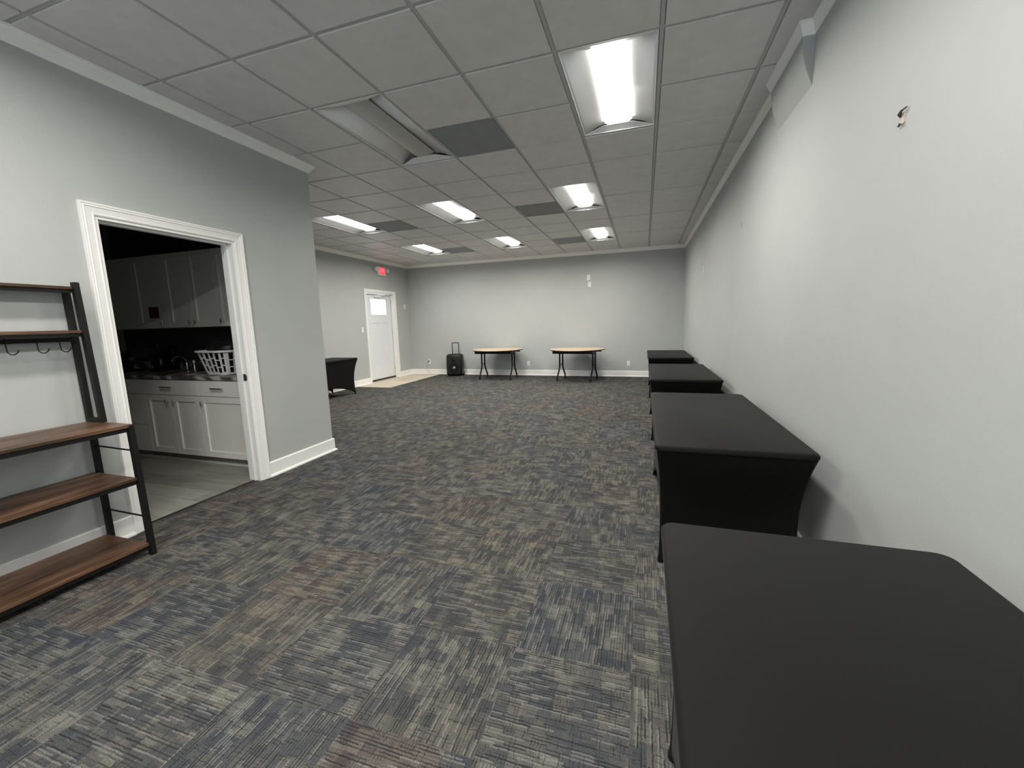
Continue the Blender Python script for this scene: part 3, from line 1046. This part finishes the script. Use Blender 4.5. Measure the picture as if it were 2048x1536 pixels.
tube(bm, [(-0.085, 0.10, 0.50), (-0.085, 0.10, 0.845), (-0.08, 0.10, 0.853), (0.08, 0.10, 0.853), (0.085, 0.10, 0.845), (0.085, 0.10, 0.50)], 0.011, 8)
make('handle', bm, MAT['black_plastic'], sp, smooth=True)
for s in (-1, 1):
    bm = bmesh.new(); lathe(bm, [(0.045, s * 0.17), (0.05, s * 0.175), (0.05, s * 0.20), (0.045, s * 0.205)], 0.135, 0.05, 20, 'x')
    make('wheel', bm, MAT['black_plastic'], sp, smooth=True)
bm = bmesh.new()
for sx in (-1, 1): box(bm, sx * 0.14 - 0.03, sx * 0.14 + 0.03, -0.14, -0.08, 0, 0.04)
make('foot', bm, MAT['black_plastic'], sp)

# ---------------------------------------------------------------- ladder shelf by the left wall
ls = tag(empty('ladder_shelf'), 'black metal ladder shelf with rustic brown boards beside the kitchen opening', 'shelf')
YE, YS = 1.54, 0.36                  # right and left ends
XB = XL + 0.022                      # rear posts just off the wall


def post(bm, p0, p1, w=0.026, d=0.030):
    """square post from p0 to p1 in an x-z plane; w along y, d along x"""
    (xa, za), (xb, zb) = p0, p1
    return [(xa - d / 2, za), (xa + d / 2, za), (xb + d / 2, zb), (xb - d / 2, zb)]


XFr0, XFr1 = -2.812, -2.830
XU0, XU1 = -3.065, -3.100
SH = [(0.082, XFr0 + 0.008), (0.49, XFr0 - 0.002), (0.806, XFr1 + 0.012)]
for ye in (YE, YS):
    w = 0.026
    s = -1 if ye == YE else 1
    ya, yb = (ye - w, ye) if ye == YE else (ye, ye + w)
    bm = bmesh.new(); prism(bm, post(bm, (XFr0, 0.0), (XFr1, 0.80)), 'y', ya, yb)
    make('front_leg', bm, MAT['black_metal'], ls)
    bm = bmesh.new(); prism(bm, post(bm, (XB + 0.015, 0.0), (XB + 0.015, 0.786)), 'y', ya, yb)
    make('rear_leg', bm, MAT['black_metal'], ls)
    bm = bmesh.new()
    prism(bm, post(bm, (XU0, 0.808), (XU1, 1.622)), 'y', ya, yb)
    prism(bm, post(bm, (XB + 0.014, 0.808), (XB + 0.004, 1.60)), 'y', ya, yb)
    box(bm, XB + 0.029, XU0 - 0.015, ya, yb, 0.808, 0.832)
    box(bm, XB + 0.019, XU1 - 0.015, ya, yb, 1.574, 1.598)
    make('upper_frame', bm, MAT['black_metal'], ls)
    ym = (ya + yb) / 2
    bm = bmesh.new()
    tube(bm, [(XB + 0.02, ym, 0.655), (XFr1 + 0.003, ym, 0.647)], 0.005, 8)
    tube(bm, [(XB + 0.02, ym, 0.245), (XFr0 - 0.003, ym, 0.240)], 0.005, 8)
    make('side_rod', bm, MAT['black_metal'], ls)
for z, xf in SH:
    bm = bmesh.new(); box(bm, XB - 0.0, xf, YS + 0.004, YE - (0.004 if z > 0.7 else 0.028), z - 0.018, z)
    bd = make('board', bm, MAT['wood'], ls, bevel=0.002)
    bm = bmesh.new()
    box(bm, xf - 0.028, xf - 0.006, YS + 0.028, YE - 0.03, z - 0.042, z - 0.019)
    box(bm, XB + 0.002, XB + 0.024, YS + 0.028, YE - 0.03, z - 0.042, z - 0.019)
    make('support_rail', bm, MAT['black_metal'], bd)
for z, xf in ((1.352, -3.082), (1.598, -3.102)):
    bm = bmesh.new(); box(bm, XB - 0.004, xf, YS + 0.028, YE - 0.012, z - 0.016, z)
    bd = make('board', bm, MAT['wood'], ls, bevel=0.002)
    bm = bmesh.new()
    box(bm, xf - 0.03, xf - 0.008, YS + 0.028, YE - 0.028, z - 0.036, z - 0.017)
    make('support_rail', bm, MAT['black_metal'], bd)
bm = bmesh.new(); box(bm, XB + 0.02, XB + 0.032, YS + 0.01, YE - 0.01, 1.288, 1.312)
rail = make('hook_rail', bm, MAT['black_metal'], ls)
for y in (1.445, 1.352, 1.235, 1.12, 1.0, 0.88, 0.76):
    bm = bmesh.new()
    x = XB + 0.035
    tube(bm, [(x - 0.012, y, 1.318), (x + 0.002, y, 1.316), (x + 0.002, y, 1.27), (x + 0.002, y + 0.002, 1.243), (x + 0.010, y + 0.010, 1.232), (x + 0.022, y + 0.020, 1.232), (x + 0.032, y + 0.028, 1.243), (x + 0.034, y + 0.030, 1.256)], 0.0028, 7)
    make('hook', bm, MAT['black_metal'], rail, smooth=True)

# ---------------------------------------------------------------- kitchen
FY = 2.84


def shaker(parent, x0, x1, z0, z1, y, name='door', knob=None, pull=None):
    """panel facing -y with a recessed centre"""
    g = 0.0015
    x0 += g; x1 -= g; z0 += g; z1 -= g
    bm = bmesh.new()
    f = 0.058
    box(bm, x0, x0 + f, y - 0.019, y, z0, z1); box(bm, x1 - f, x1, y - 0.019, y, z0, z1)
    box(bm, x0 + f, x1 - f, y - 0.019, y, z1 - f, z1); box(bm, x0 + f, x1 - f, y - 0.019, y, z0, z0 + f)
    box(bm, x0 + f, x1 - f, y - 0.008, y, z0 + f, z1 - f)
    d = make(name, bm, MAT['cabinet'], parent)
    if knob:
        kx, kz = knob
        bm = bmesh.new()
        tube(bm, [(kx, y - 0.019, kz + 0.0), (kx, y - 0.040, kz)], 0.005, 8)
        tube(bm, [(kx, y - 0.042, kz - 0.022), (kx, y - 0.042, kz + 0.022)], 0.006, 8)
        make('knob', bm, MAT['chrome'], d, smooth=True)
    return d


def slab_drawer(parent, x0, x1, z0, z1, y, px):
    g = 0.0015
    bm = bmesh.new(); box(bm, x0 + g, x1 - g, y - 0.019, y, z0 + g, z1 - g)
    d = make('drawer', bm, MAT['cabinet'], parent, bevel=0.001)
    zc = (z0 + z1) / 2 + 0.004 if z1 - z0 < 0.2 else z1 - 0.075
    bm = bmesh.new()
    tube(bm, [(px - 0.075, y - 0.045, zc), (px + 0.075, y - 0.045, zc)], 0.0065, 8)
    tube(bm, [(px - 0.055, y - 0.019, zc), (px - 0.055, y - 0.045, zc)], 0.005, 8)
    tube(bm, [(px + 0.055, y - 0.019, zc), (px + 0.055, y - 0.045, zc)], 0.005, 8)
    make('handle', bm, MAT['chrome'], d, smooth=True)
    return d


def base_unit(x0, x1, label):
    r = tag(empty('base_cabinet'), label, 'cabinet', 'white base cabinets in the kitchen')
    bm = bmesh.new()
    box(bm, x0 + 0.0006, x1 - 0.0006, FY, 3.413, 0.085, 0.862)
    make('body', bm, MAT['cabinet'], r)
    bm = bmesh.new(); box(bm, x0 + 0.0006, x1 - 0.0006, FY + 0.06, 3.40, -0.003, 0.0848)
    make('toe_kick', bm, MAT['vinyl'], r)
    return r


u = base_unit(-5.55, -4.907, 'white base cabinet with stacked drawers at the left of the counter')
slab_drawer(u, -5.55, -4.907, 0.703, 0.856, FY, -5.20)
slab_drawer(u, -5.55, -4.907, 0.374, 0.70, FY, -5.20)
slab_drawer(u, -5.55, -4.907, 0.090, 0.371, FY, -5.20)
u = base_unit(-4.907, -4.136, 'white base cabinet with one drawer above two doors, middle of the counter')
slab_drawer(u, -4.907, -4.136, 0.703, 0.856, FY, -4.556)
shaker(u, -4.907, -4.515, 0.090, 0.70, FY, knob=(-4.575, 0.635))
shaker(u, -4.515, -4.136, 0.090, 0.70, FY, knob=(-4.475, 0.635))
u = base_unit(-4.136, -3.345, 'white base cabinet beside the kitchen door frame, below the laundry basket')
slab_drawer(u, -4.136, -3.345, 0.703, 0.856, FY, -3.858)
shaker(u, -4.136, -3.50, 0.090, 0.70, FY, knob=(-4.09, 0.632))
u = base_unit(-6.295, -5.55, 'white base cabinet in the dark end of the kitchen')
shaker(u, -6.295, -5.55, 0.090, 0.856, FY)
# pale shoe strip on the kitchen floor in front of the toe kick
structure(bx('baseboard_kitchen', MAT['trim'], None, -6.29, -3.345, FY + 0.045, FY + 0.0595, -0.003, 0.018))
ctp = tag(empty('countertop'), 'grey streaked laminate countertop with a sink', 'countertop')
bm = bmesh.new(); box(bm, -6.298, -3.342, FY - 0.03, 3.412, 0.8625, 0.895)
make('slab', bm, MAT['counter'], ctp, bevel=0.004)
bm = bmesh.new(); box(bm, -6.298, -3.342, 3.392, 3.412, 0.8955, 0.985)
make('upstand', bm, MAT['counter'], ctp)
CT = 0.8955
sk = tag(empty('kitchen_faucet', (-4.83, 3.22, CT)), 'small chrome faucet lever left of the laundry basket', 'faucet')
bm = bmesh.new(); lathe(bm, [(0.03, 0), (0.028, 0.01), (0.016, 0.02), (0.015, 0.09), (0.01, 0.10)], seg=16)
make('base', bm, MAT['chrome'], sk, smooth=True)
bm = bmesh.new(); tube(bm, [(0, 0, 0.08), (0, -0.01, 0.14), (0, -0.06, 0.17), (0, -0.12, 0.16), (0, -0.15, 0.12)], 0.011, 10)
make('spout', bm, MAT['chrome'], sk, smooth=True)
bm = bmesh.new(); tube(bm, [(0.02, 0, 0.08), (0.09, 0.0, 0.11)], 0.006, 8)
make('lever', bm, MAT['chrome'], sk, smooth=True)
# steel drying rack with pans
rk = tag(empty('dish_rack', (-5.62, 3.10, CT)), 'dark wire dish rack with pans in the shade at the counter end', 'dish rack')
bm = bmesh.new()
for z in (0.012, 0.12):
    tube(bm, [(-0.2, -0.15, z), (0.2, -0.15, z), (0.2, 0.15, z), (-0.2, 0.15, z), (-0.2, -0.15, z)], 0.004, 6)
for k in range(11):
    x = -0.2 + 0.04 * k
    tube(bm, [(x, -0.15, 0.12), (x, -0.15, 0.012), (x, 0.15, 0.012), (x, 0.15, 0.12)], 0.002, 5)
for x in (-0.17, 0.17):
    for y in (-0.12, 0.12): tube(bm, [(x, y, 0.0), (x, y, 0.012)], 0.006, 6)
make('wire_frame', bm, MAT['black_metal'], rk)
pn = tag(empty('frying_pan', (-5.62, 3.10, CT + 0.015)), 'black frying pan leaning in the dish rack', 'pan')
bm = bmesh.new(); lathe(bm, [(0.085, -0.02), (0.11, 0.02), (0.107, 0.02), (0.083, -0.015)], 0.0, 0.113, 24, 'y')
make('bowl', bm, MAT['black_plastic'], pn, smooth=True)
bm = bmesh.new(); tube(bm, [(0.08, 0.02, 0.16), (0.22, 0.03, 0.21)], 0.008, 8)
make('handle', bm, MAT['chrome'], pn, smooth=True)
cf = tag(empty('coffee_maker', (-5.20, 3.22, CT)), 'dark drip coffee maker standing against the backsplash', 'coffee maker')
bm = bmesh.new()
box(bm, -0.09, 0.09, -0.10, 0.12, 0.0, 0.035); box(bm, -0.09, 0.09, 0.04, 0.12, 0.035, 0.26); box(bm, -0.09, 0.09, -0.10, 0.12, 0.26, 0.33)
make('body', bm, MAT['black_plastic'], cf, bevel=0.012)
bm = bmesh.new(); lathe(bm, [(0.05, 0.037), (0.062, 0.06), (0.06, 0.12), (0.042, 0.16)], 0, -0.03, 24)
make('carafe', bm, MAT['blue_plastic'], cf, smooth=True)
bm = bmesh.new(); tube(bm, [(-0.055, -0.05, 0.14), (-0.095, -0.075, 0.13), (-0.095, -0.075, 0.08), (-0.058, -0.05, 0.06)], 0.006, 8)
make('handle', bm, MAT['chrome'], cf, smooth=True)
sd = tag(empty('soap_bottle', (-4.60, 3.14, CT)), 'small clear bottle standing left of the laundry basket', 'bottle')
bm = bmesh.new(); lathe(bm, [(0.022, 0), (0.024, 0.005), (0.024, 0.07), (0.012, 0.09), (0.010, 0.10)], seg=18)
make('body', bm, MAT['chrome'], sd, smooth=True)
bm = bmesh.new(); lathe(bm, [(0.011, 0.10), (0.011, 0.125), (0.005, 0.13)], seg=14)
make('cap', bm, MAT['white_plastic'], sd, smooth=True)
sb = tag(empty('sanitizer_bottle', (-3.62, 2.875, CT)), 'brown pump bottle right of the laundry basket', 'bottle')
bm = bmesh.new(); lathe(bm, [(0.026, 0), (0.029, 0.005), (0.029, 0.085), (0.013, 0.11), (0.012, 0.12)], seg=20)
make('body', bm, MAT['brown_bottle'], sb, smooth=True)
bm = bmesh.new(); lathe(bm, [(0.014, 0.121), (0.014, 0.14), (0.006, 0.142), (0.005, 0.165)], seg=14); box(bm, -0.05, 0.012, -0.009, 0.009, 0.165, 0.18)
make('pump', bm, MAT['white_plastic'], sb)

# laundry basket with slotted sides
lb = tag(empty('laundry_basket', (-4.035, 3.125, CT)), 'white slotted plastic laundry basket on the kitchen counter', 'basket')
HB, NU, NV = 0.235, 72, 13


def brim(u, v):
    a0, b0 = 0.150, 0.185
    a1, b1 = 0.205, 0.240
    a = a0 + (a1 - a0) * v; b = b0 + (b1 - b0) * v
    t = 2 * math.pi * u
    c, s = math.cos(t), math.sin(t)
    e = 0.42
    return Vector((a * math.copysign(abs(c) ** e, c), b * math.copysign(abs(s) ** e, s), 0.004 + HB * v))


bm = bmesh.new()
uu = []
# even arc-length parameters
N0 = 2000
pts = [brim(k / N0, 0.5) for k in range(N0 + 1)]
cum = [0]
for p, q in zip(pts, pts[1:]): cum.append(cum[-1] + (q - p).length)
kk = 0
for a in range(NU):
    target = cum[-1] * a / NU
    while cum[kk + 1] < target: kk += 1
    uu.append((kk + (target - cum[kk]) / max(1e-9, cum[kk + 1] - cum[kk])) / N0)
vb = [0, 0.08, 0.12, 0.30, 0.34, 0.38, 0.42, 0.60, 0.64, 0.68, 0.72, 0.92, 0.96, 1.0]
G = [[bm.verts.new(brim(u_, w_)) for w_ in vb] for u_ in uu]
for a in range(NU):
    x = abs(((a / NU) * 4 + 0.5) % 1 - 0.5)        # distance to the middle of a corner/side region
    pm = brim(uu[a], 0.5); corner_zone = abs(pm.x) > 0.178 * 0.84 and abs(pm.y) > 0.2125 * 0.86
    for b in range(len(vb) - 1):
        slot_col = a % 3 != 0
        par = (a // 3) % 2
        slot_row = b in ((2, 3, 4, 6, 7, 8, 10, 11) if par == 0 else (1, 2, 4, 5, 6, 8, 9, 10))
        if slot_col and slot_row and not corner_zone: continue
        bm.faces.new((G[a][b], G[(a + 1) % NU][b], G[(a + 1) % NU][b + 1], G[a][b + 1]))
bm.faces.new([G[a][0] for a in range(NU)][::-1])
make('body', bm, MAT['basket'], lb, solid=0.003)
bm = bmesh.new()
lo, hi = [], []
for u_ in uu:
    p = brim(u_, 1.0); q = Vector((p.x * 1.055, p.y * 1.08, p.z)); 
    lo.append([bm.verts.new(v_) for v_ in (Vector((p.x * 0.985, p.y * 0.98, p.z - 0.002)), Vector((q.x, q.y, q.z - 0.012)), Vector((q.x, q.y, q.z + 0.004)), Vector((p.x * 0.985, p.y * 0.98, p.z + 0.006)))])
for a in range(NU):
    A, B = lo[a], lo[(a + 1) % NU]
    for k in range(4): bm.faces.new((A[k], A[(k + 1) % 4], B[(k + 1) % 4], B[k]))
make('rim', bm, MAT['basket'], lb)
bg = tag(empty('black_bag', (-4.035, 3.125, CT)), 'black bag heaped in the laundry basket', 'bag')
bm = bmesh.new()
rings = []
for k in range(15):
    t = k / 14
    z = 0.02 + 0.33 * t
    ring = []
    for a in range(40):
        an = 2 * math.pi * a / 40
        w = (0.20 + 0.06 * min(1, t * 1.6)) if t < 0.72 else 0.26 * math.sqrt(max(0.0, 1 - ((t - 0.72) / 0.29) ** 2)) + 0.01
        wr = 1 + 0.035 * math.sin(an * 5 + t * 6) + 0.025 * math.sin(an * 9 - t * 9)
        zz = z + (0.02 * math.sin(an * 2 + 1) if t > 0.5 else 0)
        ring.append(bm.verts.new((w * 0.64 * math.cos(an) * wr + 0.01, w * 0.78 * math.sin(an) * wr, zz)))
    rings.append(ring)
for A, B in zip(rings, rings[1:]):
    for k in range(40): bm.faces.new((A[k], A[(k + 1) % 40], B[(k + 1) % 40], B[k]))
bm.faces.new(rings[0][::-1]); bm.faces.new(rings[-1])
make('bag_body', bm, MAT['black_bag'], bg, smooth=True)

# wall cabinets
UY = 3.12
Z0, Z1 = 1.372, 2.135


def wall_unit(x0, x1, label, doors):
    r = tag(empty('wall_cabinet'), label, 'cabinet', 'white wall cabinets above the kitchen counter')
    bm = bmesh.new(); box(bm, x0 + 0.0006, x1 - 0.0006, UY, 3.413, Z0, Z1)
    make('body', bm, MAT['cabinet'], r)
    for a, b, kx in doors: shaker(r, a, b, Z0 + 0.002, Z1, UY, knob=(kx, 1.425))
    return r


wall_unit(-6.295, -5.30, 'white wall cabinet in the dark left end of the kitchen', [(-6.295, -5.80, -5.84), (-5.80, -5.30, -5.76)])
wall_unit(-5.30, -4.82, 'white wall cabinet with a red paper taped to its door', [(-5.30, -4.82, -4.90)])
wall_unit(-4.82, -4.10, 'white wall cabinet with two doors and paired knobs, middle of the row', [(-4.82, -4.46, -4.50), (-4.46, -4.10, -4.42)])
wall_unit(-4.10, -3.345, 'white wall cabinet nearest the kitchen door frame', [(-4.10, -3.345, -4.055)])
pp = tag(empty('taped_notice'), 'red and white paper taped on a wall cabinet door', 'paper')
bm = bmesh.new(); box(bm, -5.13, -4.98, UY - 0.0105, UY - 0.0088, 1.48, 1.60)
make('red_sheet', bm, MAT['red_paper'], pp)
bm = bmesh.new(); box(bm, -5.125, -4.955, UY - 0.0108, UY - 0.0088, 1.445, 1.479)
make('white_strip', bm, MAT['paper'], pp)
bpy.context.view_layer.update()
